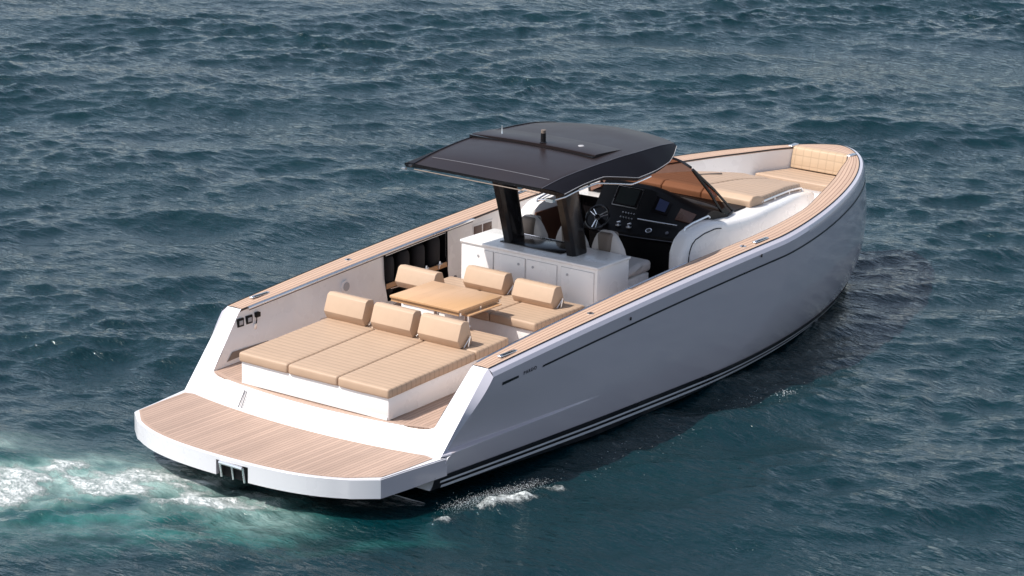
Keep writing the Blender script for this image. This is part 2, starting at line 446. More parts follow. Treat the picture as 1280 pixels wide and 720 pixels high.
# --- swim platform
def plat_out(off=0.0, zside=0):
    yw = hull_at(1.72, .6)-off
    pts = []
    for i in range(25):
        y = -1.60+3.2*i/24
        pts.append((.09+.06*y*y+.026*y**4+off, y))
    # port corner, then forward edge
    pts += [(.43+off*.7, 1.64-off*.4), (.65, 1.897-off), (1.1, 1.945-off), (1.70-.004, yw)]
    for i in range(21):
        y = yw-2*yw*i/20; 
        if abs(y) > 1.7 and i not in (0, 20): continue
        pts.append((1.46+.06*(y/1.7)**2*3 if abs(y) < yw-.01 else 1.70-.004, y))
    pts = [q for k, q in enumerate(pts) if k == 0 or (Vector(q)-Vector(pts[k-1])).length > .004]
    pts += [(1.1, -1.945+off), (.65, -1.897+off), (.43+off*.7, -1.64+off*.4)]
    return pts
bm = prism_xy(plat_out(), .625, .675); bmesh.ops.recalc_face_normals(bm, faces=bm.faces)
es = [e for e in bm.edges if all(abs(v.co.z-.675) < 1e-4 for v in e.verts)]
bmesh.ops.bevel(bm, geom=es, offset=.012, segments=3, affect='EDGES')
def paint_side_shade(bm):  # port and starboard faces get darker hull grey, painting in their shade
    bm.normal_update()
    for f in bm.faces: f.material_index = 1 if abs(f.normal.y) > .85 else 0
paint_side_shade(bm); plat = link('swim_platform', bm, ['platform_paint', 'hull_paint'], boat, sharp=24)
# skirt with ladder notch
o2 = plat_out()
sk = []
for k, (x, y) in enumerate(o2):
    sk.append((x+.002, y))
def notch(pts):
    res = []; done = False
    for k, (x, y) in enumerate(pts):
        if k < 25 and -.40 < y < .08:
            if not done:
                res += [(.10, -.40), (.42, -.40), (.42, .08), (.092, .08)]; done = True
            continue
        res.append((x, y))
    return res
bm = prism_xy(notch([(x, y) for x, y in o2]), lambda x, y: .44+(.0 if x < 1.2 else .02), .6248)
bmesh.ops.recalc_face_normals(bm, faces=bm.faces); paint_side_shade(bm); link('platform_skirt', bm, ['platform_paint', 'hull_paint'], plat, sharp=24)
bm = box(.14, .41, -.395, .075, .43, .622); link('ladder_recess', bm, 'black_matt', plat)
bm = tube([(.085, -.33, .60), (.085, .02, .605)], .022); tube([(.09, -.33, .60), (.12, -.33, .42)], .014, bm); tube([(.09, .02, .60), (.12, .02, .42)], .014, bm)
tube([(.10, -.15, .60), (.13, -.15, .42)], .012, bm)
link('ladder', bm, 'steel', plat)
# teak sheet on the platform
tk = []
for i in range(25):
    y = -1.57+3.14*i/24; tk.append((.125+.06*y*y+.026*y**4, y))
tk += [(.47, 1.62), (.70, 1.865), (1.1, 1.90), (1.56, 1.92)]
for i in range(19): 
    y = 1.80-3.6*i/18; tk.append((1.40+.058*y*y, y))
tk += [(1.56, -1.92), (1.1, -1.90), (.70, -1.865), (.47, -1.62)]
bm = prism_xy(tk, .6745, .681); flat_uv(bm); link('teak_planking', bm, 'teak_deck', plat, smooth=False)
bm = bmesh.new(); ring = [bm.verts.new((x, y, .6825)) for x, y in tk]
cx = .95; inn = [bm.verts.new((cx+(x-cx)*.955, y*.984, .6825)) for x, y in tk]
uvl = bm.loops.layers.uv.verify()
for k in range(len(tk)):
    f = bm.faces.new((ring[k], ring[(k+1) % len(tk)], inn[(k+1) % len(tk)], inn[k]))
    for l, q in zip(f.loops, ((0, 0.03), (.1, .03), (.1, .05), (0, .05))): l[uvl].uv = (q[0]+k*.13, q[1])
link('teak_border', bm, 'teak_deck', plat, smooth=False)
for y in (-1.0, .9):
    link('platform_bracket', box(.5, 1.5, y-.04, y+.04, .30, .445), 'antifoul', plat)

# --- stern riser and wings
NY = 28
def dx(y): return 1.60+.2*(y/1.7)**2+.045*sstep(1.4, 1.7, abs(y))
def px_(y): return 1.44+.062*y*y
rows = []
for f in (0, .15, .85, 1):
    row = []
    for i in range(NY+1):
        y = -1.72+3.44*i/NY
        z = .676+f*(.925-.676); x = px_(y)+.01+(dx(y)-.045-px_(y))*f
        if f == 1: x += .035
        x += (wing_x(z)-.010-x)*sstep(1.35, 1.70, abs(y))
        row.append((x, y, z))
    row = [(wing_x(z)+.03, -1.735, z)]+row+[(wing_x(z)+.03, 1.735, z)]
    rows.append(row)
riser = link('stern_step', grid(rows), 'gelcoat', boat)
bm = tube([(1.50, 1.00, .70), (1.585, .985, .86), (1.60, .98, .895)], .007); tube([(1.50, .95, .70), (1.59, .935, .895)], .006, bm)
link('gate_slot', bm, 'ink_grey', riser)
for sg in (1, -1):
    A = []
    for k in range(25):
        f = k/24; z = .676+f*(zs(2.46)-.676)
        x = min(wing_x(z), 2.46)
        if f > .93: x = wing_x(z)+(2.46-wing_x(zs(2.46)))*((f-.93)/.07)**2
        yo = 1.985+.035*f
        yi = 1.64 if z < .93 else 1.715+(z-.93)/(1.56-.93)*.085
        A.append([(x, sg*yo, z), (x-.012, sg*(yo*.88+yi*.12), z+.002), (x-.012, sg*(yo*.12+yi*.88), z+.002), (x, sg*yi, z)])
    link('stern_wing', grid(A), 'platform_paint', boat, sharp=50)

# --- teak deck floor
fl = []
for i in range(25):
    y = -1.715+3.43*i/24; fl.append((dx(y)-.008, y))
fl += [(2.6, 1.77), (8.75, 1.72), (8.75, -1.72), (2.6, -1.77)]
bm = prism_xy(fl, lambda x, y: zf(x)-.02, lambda x, y: zf(x)); flat_uv(bm); floor = link('cockpit_floor', bm, 'teak_deck', boat, smooth=False)
# teak edge plank along the aft deck edge
A = [[(dx(-1.70+3.4*i/24)-.012, -1.70+3.4*i/24, .924+.0) for i in range(25)], [(dx(-1.70+3.4*i/24)+.05, -1.70+3.4*i/24, .9265) for i in range(25)]]
link('edge_plank', grid(A, uvs=[[(i*.14, .02) for i in range(25)], [(i*.14, .045) for i in range(25)]]), 'teak_deck', floor)
# fore deck
fo2 = [(8.74, -1.70)]+[(x/10, -yin(x/10)-.02) for x in range(90, 134, 3)]+[(x/10, yin(x/10)+.02) for x in range(132, 88, -3)]+[(8.74, 1.70)]
link('fore_deck', prism_xy(fo2, 1.2, 1.38), 'gelcoat', boat)

# --- inner bulwark walls
XW = sorted(set([2.46+i*.18 for i in range(61)]+[5.19, 6.50])); XW = [x for x in XW if x <= 13.3]+[13.40]
for sg in (1, -1):
    rows = []
    for k in range(6):
        row = []
        for j, x in enumerate([None, None, None]+XW):
            zb_ = zf(2.0) if x is None else (zf(x) if x < 8.7 else 1.36)
            zc = zs(2.46 if x is None else x)-.028
            zl = [zb_-.01, zb_+.03, max(1.08, zb_+.05), 1.3, zc-.04, zc]
            z = zl[k] if k != 3 else (zl[2]+zl[4])/2
            if x is None:
                xx = wing_x(z); xx = xx+(2.46-xx)*(j/3)
            else: xx = x
            y = yin(xx)-.085*(1-sstep(.95, 1.55, z))*(1 if xx < 9 else 1-sstep(9, 10, xx)*.6)
            row.append((xx, sg*y, z))
        rows.append(row)
    i0 = 3+XW.index(5.19); i1 = 3+XW.index(6.50)
    sk_ = (lambda i, j: i0 <= j < i1 and 2 <= i <= 3) if sg == 1 else None
    wall = link('inner_bulwark', grid(rows, skip=sk_), 'gelcoat', boat, sharp=50)
    if sg == 1: pwall = wall
# locker recess, port
bm = bmesh.new()
zt_ = 1.735
bm2 = grid([[(5.19, 1.70, 1.07), (5.19, 1.96, 1.07), (5.19, 1.96, 1.70), (5.19, 1.72, 1.70)], [(6.5, 1.70, 1.07), (6.5, 1.96, 1.07), (6.5, 1.96, 1.76), (6.5, 1.72, 1.76)]])
bm2.faces.new([bm2.verts.new(q) for q in ((5.188, 1.70, 1.07), (5.188, 1.96, 1.07), (5.188, 1.96, 1.7), (5.188, 1.72, 1.7))])
bm2.faces.new([bm2.verts.new(q) for q in ((6.502, 1.70, 1.07), (6.502, 1.96, 1.07), (6.502, 1.96, 1.76), (6.502, 1.72, 1.76))])
link('fender_locker', bm2, 'black_matt', pwall, smooth=False)
rail = bbox('fender_rail', 5.19, 6.50, 1.715, 1.735, 1.235, 1.305, 'table_wood', pwall, .004, slope=.03)
for x in (5.46, 6.02, 6.31):
    bm = tube([(x-.05, 1.70, 1.345), (x+.05, 1.70, 1.35)], .014); tube([(x, 1.70, 1.345), (x, 1.715, 1.29)], .016, bm); tube([(x, 1.70, 1.35), (x+.01, 1.70, 1.39)], .012, bm)
    link('hook', bm, 'steel', rail)
# speaker
def disc(x, y, z, rad, dy, bm=None, seg=24):
    return tube([(x, y, z), (x, y+dy, z)], rad, bm, seg=seg)
yy = yin(4.39)-.02
spk = link('loudspeaker', disc(4.39, yy+.01, 1.45, .085, -.03), 'gelcoat', pwall)
link('speaker_grille', disc(4.39, yy-.02, 1.45, .058, -.008), 'grille', spk)
for x in (2.42, 2.58):
    so_ = bbox('deck_socket', x-.06, x+.055, 1.765, 1.80, 1.35+.03*(x-2.42), 1.455+.03*(x-2.42), 'black_matt', pwall, .004)
    bbox('socket_lid', x-.035, x+.03, 1.757, 1.766, 1.375+.03*(x-2.42), 1.43+.03*(x-2.42), 'grille', so_, .003)
sh_ = bbox('shower_head', 2.68, 2.76, 1.74, 1.79, 1.41, 1.475, 'black_matt', pwall, .01)
link('shower_hose', tube([(2.70, 1.76, 1.42), (2.68, 1.74, 1.38), (2.69, 1.755, 1.34)], .008), 'black_matt', sh_)
bbox('shower_tap', 2.64, 2.69, 1.745, 1.78, 1.27, 1.34, 'steel', pwall, .004)
bm = bmesh.new(); bm.faces.new([bm.verts.new(q) for q in ((2.10, 1.713, .985), (2.20, 1.716, 1.085), (2.86, 1.71, 1.085), (2.80, 1.705, 1.03))]); solidify(bm, .004, (0, -1, 0))
link('foot_recess', bm, 'head_leather', pwall, smooth=False)
for x0_, x1_ in ((7.12, 7.30), (7.33, 7.52)):
    bbox('wall_pocket', x0_, x1_, yin(7.2)-.012, yin(7.2)+.05, 1.58, 1.70, 'door_brown', pwall, .003)
bbox('pocket_frame', 7.09, 7.55, yin(7.2)-.006, yin(7.2)+.05, 1.555, 1.73, 'gelcoat', pwall, .004)
link('wall_button', disc(6.62, yin(6.6)-.075, 1.12, .018, -.02, seg=10), 'ink_grey', pwall)

# --- teak caps
def resample(P, n):
    d_ = [0]
    for a, b in zip(P, P[1:]): d_.append(d_[-1]+(Vector(b)-Vector(a)).length)
    out_ = []
    for i in range(n):
        s = d_[-1]*i/(n-1); k = 0
        while k < len(d_)-2 and d_[k+1] < s: k += 1
        f = (s-d_[k])/max(1e-9, d_[k+1]-d_[k]); out_.append(Vector(P[k]).lerp(Vector(P[k+1]), min(1, max(0, f))))
    return out_, d_[-1]
po = [sheer(t_) for t_ in BT_T]
aft_o = [q for q in po if q[0] <= 8.2]; bow_o = [q for q in po if q[0] > 8.2]
xsn = [2.46+i*.2 for i in range(29)]
inner_bow = [(8.2+i*.1, yin(8.2+i*.1)) for i in range(53)]+[(13.41, .36), (13.43, .25), (13.44, .12), (13.44, 0)]
bow_o = [(8.2, sheer_y) for sheer_y in [2.0835*(1-.059*((8.7466-8.2)/8.7466)**2)]]+bow_o
RO, lo_ = resample(bow_o, 110); RI, li_ = resample(inner_bow, 110)
OUT = [Vector((x, 2.0835*(1-.059*((8.7466-x)/8.7466)**2))) for x in xsn if x < 8.15]+RO
INN = [Vector((x, yin(x))) for x in xsn if x < 8.15]+RI
for sg in (1, -1):
    rows = []; uvs = []
    cum = 0; us = [0]
    for a, b in zip(OUT, OUT[1:]): cum += (b-a).length; us.append(cum)
    KW = 6
    for k in range(KW+1):
        f = k/KW
        rows.append([(o_.x*(1-f)+i_.x*f, sg*(o_.y*(1-f)+i_.y*f), zs(o_.x*(1-f)+i_.x*f)+.003+.006*math.sin(math.pi*f)) for o_, i_ in zip(OUT, INN)])
        uvs.append([(u_, f*5*.055+.0001) for u_ in us])
    # inner lip
    bm = grid(rows, uvs=uvs)
    lip = [rows[-1], [(x, y, z-.032) for x, y, z in rows[-1]]]
    grid(lip, bm, uvs=[[(u_, .02) for u_ in us], [(u_, .03) for u_ in us]])
    cap = link('teak_cap_rail', bm, 'teak_cap', boat, sharp=40)
    ed = [(x, y-sg*.004*0, z+.001) for x, y, z in rows[0]]
    link('outer_trim', tube([(x, y+sg*.002, z+.001) for x, y, z in rows[0]], .007, seg=6), 'rubber', cap)
    link('inner_trim', tube([(x, y-sg*.004, z-.012) for x, y, z in rows[-1]][:-1], .010, seg=6), 'rubber', cap)
    # aft end of cap closes onto the wing with a white block edge
    # cleats
    for (x, off) in ((2.95, .06), (8.45, .05)):
        y = sg*(2.0835*(1-.059*((8.7466-x)/8.7466)**2)-.10)
        cl = bbox('pop_up_cleat', x-.17, x+.17, y-.03, y+.03, zs(x)+.004, zs(x)+.028, 'steel', cap, .012, 3)
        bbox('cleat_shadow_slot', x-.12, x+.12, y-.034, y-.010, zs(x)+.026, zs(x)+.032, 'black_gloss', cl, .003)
    for x in (4.66, 8.08 if sg < 0 else 9.6):
        y = sg*(2.0835*(1-.059*((8.7466-x)/8.7466)**2)-.14)
        fcap = link('filler_cap', tube([(x, y, zs(x)+.004), (x, y, zs(x)+.014)], .045, seg=20), 'steel', cap)
        link('filler_slot', tube([(x-.02, y, zs(x)+.0155), (x+.02, y, zs(x)+.0155)], .008, seg=6), 'black_gloss', fcap)
    x = 13.37; y = sg*.50
    cl = bbox('bow_cleat', x-.10, x+.10, y-.035, y+.035, zs(x)+.004, zs(x)+.03, 'steel', cap, .01, 3)
# steel hand rail along the port cap
rl = [(2.56, 1.775, 1.555)]+[(x, yin(x)-.022, zs(x)-.012) for x in [2.65+i*.3 for i in range(15)]]+[(7.05, yin(7.05)-.022, zs(7.05)-.012), (7.12, yin(7.1)-.005, zs(7.1)-.03)]
hr = link('hand_rail', tube(rl, .02, seg=10), 'steel', boat)
rl2 = [(x, -y, z) for x, y, z in rl]
link('hand_rail', tube(rl2, .02, seg=10), 'steel', boat)
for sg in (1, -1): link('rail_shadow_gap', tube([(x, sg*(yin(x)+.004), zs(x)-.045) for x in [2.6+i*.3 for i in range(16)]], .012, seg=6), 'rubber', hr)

# --- aft sun pad
SL = .042
pad = link('sun_pad', bmesh.new(), 'gelcoat', boat)
def stretch(bm, slope, x0):
    for v in bm.verts: v.co.z += slope*(v.co.x-x0)
bm = box(1.72, 4.02, -1.14, 1.14, .925, 1.20); bmesh.ops.recalc_face_normals(bm, faces=bm.faces); bevel(bm, .015, 2)
for v in bm.verts:
    if v.co.z > 1.1: v.co.z += SL*(v.co.x-1.7)
    elif True: v.co.z += .03*(v.co.x-1.8)
bpy.data.objects.remove(pad); pad = link('sun_pad', bm, 'gelcoat', boat)
link('kick_strip', box(1.708, 4.02, -1.125, 1.125, .93, .965), 'gelcoat', pad)
def cushion(name, x0, x1, y0, y1, z0, z1, mat, parent, bv=.028, slope=0., fx=None, sharp=60):
    bm = box(x0, x1, y0, y1, z0, z1); bmesh.ops.recalc_face_normals(bm, faces=bm.faces)
    if fx:
        for v in bm.verts: fx(v)
    bevel(bm, bv, 3)
    for f in bm.faces: pass
    bmesh.ops.subdivide_edges(bm, edges=[e for e in bm.edges if e.calc_length() > .4], cuts=6, use_grid_fill=True)
    for v in bm.verts:
        n = mnoise.noise(Vector((v.co.x*3, v.co.y*3, v.co.z*3+len(name))))
        v.co.z += slope*(v.co.x-x0)+n*.004
        v.co.y += mnoise.noise(Vector((v.co.x*4, v.co.z*4, 5)))*.003
    return link(name, bm, mat, parent, sharp=sharp)
ys = [-1.165, -.385, .385, 1.165]
for k in range(3):
    g0 = .004; 
    cushion('cushion', 1.69, 3.36, ys[k]+g0, ys[k+1]-g0, 1.195, 1.315, 'vinyl_channel', pad, slope=SL)
    cushion('cushion', 3.368, 4.03, ys[k]+g0, ys[k+1]-g0, 1.195+SL*1.68, 1.315+SL*1.68, 'vinyl_channel', pad, slope=SL)
# backrests
prof = [(.035, 0), (-.018, .10), (.055, .30), (.10, .325), (.20, .305), (.275, .06), (.25, .005)]
def backrest_mesh(L, mat='vinyl'):
    bm = prism_xz(prof, -L/2, L/2); bmesh.ops.recalc_face_normals(bm, faces=bm.faces); bevel(bm, .009, 2)
    return bm
b0 = link('backrest', backrest_mesh(.695), 'vinyl', boat, sharp=24)
def strut(parent, L):
    for sg in (-1, 1):
        bm = tube([(.16, sg*(L/2+.015), -.02), (.20, sg*(L/2+.018), .13)], .012, seg=6); tube([(.20, sg*(L/2+.018), .12), (.08, sg*(L/2+.016), .01)], .009, bm, seg=6)
        tube([(.16, sg*(L/2+.012), -.02), (-.06, sg*(L/2+.02), -.012)], .006, bm, seg=6)
        s = link('hinge_bracket', bm, 'steel', parent); s.matrix_parent_inverse = Matrix.Identity(4)
strut(b0, .71)
def place_back(x, y, z, rz=0, first=False, sc_=1, sz=1):
    if first: o = b0
    else:
        o = b0.copy(); COL.objects.link(o)
        for c_ in b0.children:
            c2 = c_.copy(); COL.objects.link(c2); c2.parent = o
    o.location = (x, y, z); o.rotation_euler = (0, 0, rz); o.scale = (1, sc_, sz)
    return o
for k, y in enumerate((.848, .10, -.635)):
    place_back(3.29, y, 1.385, first=(k == 0), sc_=.895)

# --- sofa in front
sofa = bbox('sofa_base', 4.74, 5.92, -1.08, 1.10, .98, 1.295, 'gelcoat', boat, .012)
for y0, y1 in ((-1.06, -.345), (-.335, .375)):
    cushion('cushion', 4.70, 5.78, y0, y1, 1.30, 1.415, 'vinyl_channel', sofa)
cushion('cushion', 4.70, 5.78, .385, 1.10, 1.30, 1.415, 'vinyl_channel', sofa)
place_back(5.43, .31, 1.415, sc_=.90, sz=.86); place_back(5.33, -.545, 1.415, sc_=.90, sz=.86); place_back(4.88, 1.00, 1.415, sc_=.88, sz=.86)

# --- table
tb = bmesh.new(); box(3.82, 4.70, -.54, .55, 1.645, 1.678, tb); bmesh.ops.recalc_face_normals(tb, faces=tb.faces); bevel(tb, .007, 2); flat_uv(tb)
table = link('folding_table', tb, 'table_wood', boat)
tb = bmesh.new(); box(3.84, 4.68, -.52, .54, 1.60, 1.641, tb); flat_uv(tb); link('lower_leaf', tb, 'table_wood', table)
link('leaf_gap', box(3.835, 4.685, -.527, .545, 1.640, 1.6455), 'door_brown', table)
tb = box(3.95, 4.62, -.60, -.50, 1.585, 1.60); flat_uv(tb); link('support_slat', tb, 'table_wood', table)
for x, y in ((4.35, .22), (4.30, -.30)):
    bm = tube([(x, y, 1.02), (x, y, 1.33), (x, y, 1.331), (x, y, 1.60)], [.05, .05, .034, .034], seg=14)
    tube([(x, y, 1.55), (x, y, 1.60)], .06, bm, seg=14); tube([(x, y, .99), (x, y, 1.01)], .12, bm, seg=18)
    link('leg', bm, 'steel', table)
for x, z in ((3.86, 1.62), (4.27, 1.62), (4.66, 1.62)):
    link('hinge', box(x-.015, x+.015, -.535, -.52, z-.02, z+.02), 'steel', table)

# --- wet bar
wb = bbox('wet_bar', 5.985, 6.70, -1.09, 1.09, 1.03, 1.835, 'gelcoat', boat, .012)
wt = bbox('bar_top', 5.965, 6.72, -1.105, 1.105, 1.832, 1.872, 'gelcoat', wb, .014, 3)
for k, (y0, y1) in enumerate(((.56, 1.0), (.045, .53), (-.46, .015), (-1.04, -.53))):
    dr = bbox('cabinet_door', 5.972, 5.99, y0, y1, 1.13, 1.785, 'gelcoat', wb, .004)
    yk = y0+.10 if k in (1,) else y1-.10
    if k == 0: yk = y1-.2
    lk = link('latch', tube([(5.973, yk, 1.70), (5.964, yk, 1.70)], .017, seg=12), 'grille', dr)
    link('door_gap', grid([[(5.9825, y0-.006, 1.124), (5.9825, y0-.006, 1.791)], [(5.9825, y1+.006, 1.124), (5.9825, y1+.006, 1.791)]]), 'seam_line', dr)
bbox('vent_slot', 5.968, 5.972, -.80, -.64, 1.145, 1.155, 'ink_grey', wb, 0)
hob = bbox('glass_hob', 6.20, 6.69, -.36, .62, 1.873, 1.885, 'black_gloss', wb, .003)
link('hob_trim', tube([(6.69, .62, 1.886), (6.69, -.36, 1.886)], .006, seg=6), 'steel', hob)

# --- hardtop posts
for sg in (1, -1):
    y = sg*.50
    rows = []
    for k in range(9):
        f = k/8; z = 1.873+f*1.22
        xa = 6.20-.37*f-.05*f*f; L = .35+.09*f; W = .076
        if k == 8: xa -= .03; L += .06
        rows.append([(xa+L*a, y+W*b, z) for a, b in ((0, -.6), (0, .6), (.12, 1), (.75, 1), (1, .35), (1, -.35), (.75, -1), (.12, -1), (0, -.6))])
    link('hardtop_post', grid(rows), 'black_gloss', boat, sharp=30)

# --- hardtop
HE = [(4.98, 1.26, 3.045), (5.4, 1.24, 3.085), (5.85, 1.235, 3.10), (6.2, 1.31, 3.045), (6.45, 1.36, 3.00), (6.9, 1.345, 3.02), (7.36, 1.225, 3.025), (7.62, 1.12, 3.06), (7.86, 1.00, 3.11)]
HI = [(4.86, 1.00, 3.10), (5.3, 1.02, 3.165), (5.85, 1.05, 3.205), (6.2, 1.06, 3.215), (6.5, 1.06, 3.22), (6.9, 1.06, 3.215), (7.36, 1.03, 3.20), (7.62, 1.0, 3.175), (7.86, .95, 3.14)]
def cr(P, n):
    out_ = []
    for i in range(n):
        s = (len(P)-1)*i/(n-1); k = min(int(s), len(P)-2)
        tab = lambda a: [(j, P[j][a]) for j in range(len(P))]
        out_.append(tuple(interp(s, tab(a)) for a in range(3)))
    return out_
NE = 41
def lin(P, n):
    o_ = []
    for i in range(n):
        q = (len(P)-1)*i/(n-1); k = min(int(q), len(P)-2); o_.append(tuple(a+(b-a)*(q-k) for a, b in zip(P[k], P[k+1])))
    return o_
def thk(x): return .05+.07*sstep(4.9, 5.6, x)
E1 = [tuple(.35*a+.65*b for a, b in zip(p_, q_)) for p_, q_ in zip(cr(HE, NE), lin(HE, NE))]; E0 = cr(HI, NE)
def top_z(x, y, zi, yi): return zi+.03*(1-(y/yi)**2)*sstep(4.7, 5.6, x)*(1-.6*sstep(7.2, 8.1, x))
rows_c = []; NYH = 20
def bowx(x, y): # front and aft edges bow outwards
    f = (x-4.86)/(7.86-4.86); c_ = 1-(y/1.0)**2 if abs(y) < 1 else 0
    return x+.27*c_*sstep(.5, 1, f)-.02*c_*(1-f)
for e in E0:
    row = []
    for j in range(NYH+1):
        y = -e[1]+2*e[1]*j/NYH
        row.append((bowx(e[0], y), y, top_z(e[0], y, e[2], e[1])))
    rows_c.append(row)
TH = .065
bm = grid(rows_c, mi=0)
for sg in (1, -1):
    R0 = [(x, sg*y, z) for x, y, z in E0]; R1 = [(x, sg*y, z) for x, y, z in E1]
    Rm = [((a[0]+b[0])/2, (a[1]+b[1])/2, (a[2]+b[2])/2+.012) for a, b in zip(R0, R1)]
    grid([R0, Rm, R1], bm, mi=1)
    Ru = [(x, sg*(y-.03), z-.045) for x, y, z in E1]
    grid([R1, Ru], bm, mi=2)
    Ri = [(x, sg*(y-.05), z-thk(x)) for x, y, z in E0]
    grid([Ru, Ri], bm, mi=2)
under = [[(bowx(e[0], -e[1]+2*e[1]*j/NYH)-.0, (-e[1]+2*e[1]*j/NYH)*(e[1]-.05)/e[1], e[2]-thk(e[0])+.02*(1-(-1+2*j/NYH)**2)) for j in range(NYH+1)] for e in E0]
grid(under, bm, mi=2)
for idx in (0, -1):
    grid([rows_c[idx], under[idx]], bm, mi=2)
    for sg in (1, -1):
        e0, e1 = E0[idx], E1[idx]
        vs = [bm.verts.new(q) for q in ((e0[0], sg*e0[1], e0[2]), (e1[0], sg*e1[1], e1[2]), (e1[0], sg*(e1[1]-.03), e1[2]-.045), (e0[0], sg*(e0[1]-.05), e0[2]-thk(e0[0])))]
        f = bm.faces.new(vs); f.material_index = 2
bmesh.ops.remove_doubles(bm, verts=bm.verts, dist=.002)
ht = link('hardtop', bm, ['top_satin', 'side_satin', 'black_gloss'], boat, sharp=16)
loop = [(x, -y, z) for x, y, z in E1]
link('edge_trim', tube([(x, y-.002, z+.002) for x, y, z in loop], .0045, seg=6), 'grille', ht)
link('panel_seam', tube([(x+.0, -y, z+.002) for x, y, z in E0], .004, seg=6), 'ink_grey', ht)
link('panel_seam', tube([(x+.0, y, z+.004) for x, y, z in E0], .010, seg=6), 'black_gloss', ht)
link('panel_seam', tube([(5.13, y_, top_z(5.13, y_, 3.142, 1.01)+.004) for y_ in [-.92+.184*i for i in range(11)]], .004, seg=6), 'ink_grey', ht)
# raised sliding roof section
rows = []
for j in range(NYH+1):
    y = -.86+1.96*j/NYH; yc = max(-1., min(1., y/1.06))
    def hz(x): return 3.213+.03*(1-yc**2)
    rows.append([(6.20, y, hz(6.2)-.02), (6.195, y, hz(6.2)+.034), (6.23, y, hz(6.2)+.040), (6.55, y, hz(6.6)+.026), (7.0, y, hz(7)-.012)])
bm = grid(rows, mi=0)
for e in (0, -1): bm.faces.new([bm.verts.new(q) for q in rows[e]])
bmesh.ops.remove_doubles(bm, verts=bm.verts, dist=.0005)
link('sliding_roof', bm, 'top_satin', ht, sharp=25)
link('roof_track', box(6.14, 6.196, -.86, 1.10, 3.205, 3.245), 'black_gloss', ht)
bm = tube([(6.26, 0, 3.29), (6.26, 0, 3.30), (6.26, 0, 3.41)], [.05, .036, .034], seg=14); link('light_mast', bm, 'black_gloss', ht)
link('light_lens', tube([(6.26, 0, 3.41), (6.26, 0, 3.45)], .032, seg=14), 'head_leather', ht)
link('antenna', tube([(6.42, .78, 3.23), (6.42, .78, 3.25), (6.42, .78, 3.37)], [.02, .01, .008], seg=8), 'steel', ht)
link('satellite_dome', tube([(6.48, -.44, 3.262), (6.48, -.44, 3.275)], [.045, .035], seg=16), 'grille', ht)
# steel tube under the starboard edge and tail light
for sg in (1, -1):
    link('grab_tube', tube(([(4.93, sg*.9, 2.93), (4.97, sg*1.13, 2.955)] if sg < 0 else [])+[(x, sg*(y-.10), z-.10) for x, y, z in E1[(2 if sg < 0 else 8):26]], .012, seg=8), 'steel', ht)
link('lamp', box(4.90, 4.96, -1.14, -1.03, 2.93, 2.97), 'steel', ht)
link('lamp', box(4.90, 4.94, 1.18, 1.24, 2.985, 3.005), 'steel', ht)
link('aft_lip', tube([(4.835+.0, y_, 3.035) for y_ in [-.98+.196*i for i in range(11)]], .007, seg=6), 'head_leather', ht)

# --- helm seats
bench = bbox('helm_bench', 6.73, 7.42, -.92, .84, 1.06, 1.475, 'gelcoat', boat, .012)
def helm_seat(y0):
    lv = [(1.50, .25, .10, 6.90), (1.60, .265, .11, 6.885), (1.75, .265, .10, 6.865), (1.88, .245, .085, 6.845), (1.98, .20, .075, 6.83), (2.06, .15, .065, 6.82), (2.11, .09, .04, 6.82), (2.125, .02, .01, 6.82)]
    rows = []
    for z, hw, ht_, x in lv:
        rows.append([(x+ht_*math.copysign(abs(math.cos(a))**.7, math.cos(a)), y0+hw*math.copysign(abs(math.sin(a))**.6, math.sin(a)), z) for a in [2*math.pi*k/24 for k in range(25)]])
    sb = link('helm_seat_back', grid(rows), 'seat_leather', boat, sharp=70)
    bm = box(6.72, 6.94, y0-.15, y0+.15, 1.84, 2.105); bmesh.ops.recalc_face_normals(bm, faces=bm.faces)
    for v in bm.verts:
        if v.co.z < 1.9: v.co.y = y0+(v.co.y-y0)*.62
        else: v.co.y = y0+(v.co.y-y0)*.8
    bevel(bm, .05, 3); link('head_rest', bm, 'head_leather', sb, sharp=70)
    cushion('helm_seat_cushion', 6.95, 7.50, y0-.25, y0+.25, 1.478, 1.63, 'seat_leather', boat, bv=.05)
    # side bolsters
    for s_ in (-1, 1):
        link('side_bolster', tube([(6.90, y0+s_*.25, 1.55), (7.0, y0+s_*.265, 1.58), (7.15, y0+s_*.262, 1.62), (7.26, y0+s_*.25, 1.60)], [.05, .06, .05, .02], seg=10), 'seat_leather', sb)
for y in (.58, -.08, -.66): helm_seat(y)

# --- trunk (coach roof) and the console side walls
YT = [(8.6, 1.24), (9.3, 1.20), (9.9, 1.12), (10.6, .96), (11.3, .76), (11.9, .57), (12.1, .50)]
ZT = [(8.6, 1.99), (9.2, 1.945), (9.8, 1.93), (10.4, 1.88), (11.1, 1.81), (12.0, 1.665), (12.1, 1.645)]
rows = []
for i in range(81):
    x = 8.60+i*(12.1-8.6)/80; yt = interp(x, YT); zt = interp(x, ZT); zl = 1.38
    sec = [(yt+.25, zl-.01), (yt+.225, zl+.03), (yt+.15, zt-.16), (yt+.13, zt-.055), (yt+.105, zt-.015), (yt+.06, zt), (yt*.5, zt+.008), (0, zt+.012)]
    sec = sec+[(-a, b) for a, b in sec[-2::-1]]
    rows.append([(x, a, b) for a, b in sec])
last = rows[-1]
rows.append([(x+.07, y*.95, min(z, 1.60)) for x, y, z in last]); rows.append([(x+.12, y*.93, 1.375) for x, y, z in last])
trunk = link('coach_roof', grid(rows), 'gelcoat', boat, sharp=60)
WZ = [(7.50, 1.08), (7.505, 1.40), (7.53, 1.66), (7.58, 1.82), (7.66, 1.93), (7.78, 2.0), (8.0, 2.045), (8.3, 2.06), (8.5, 2.025), (8.62, 1.993), (9.0, 1.93)]
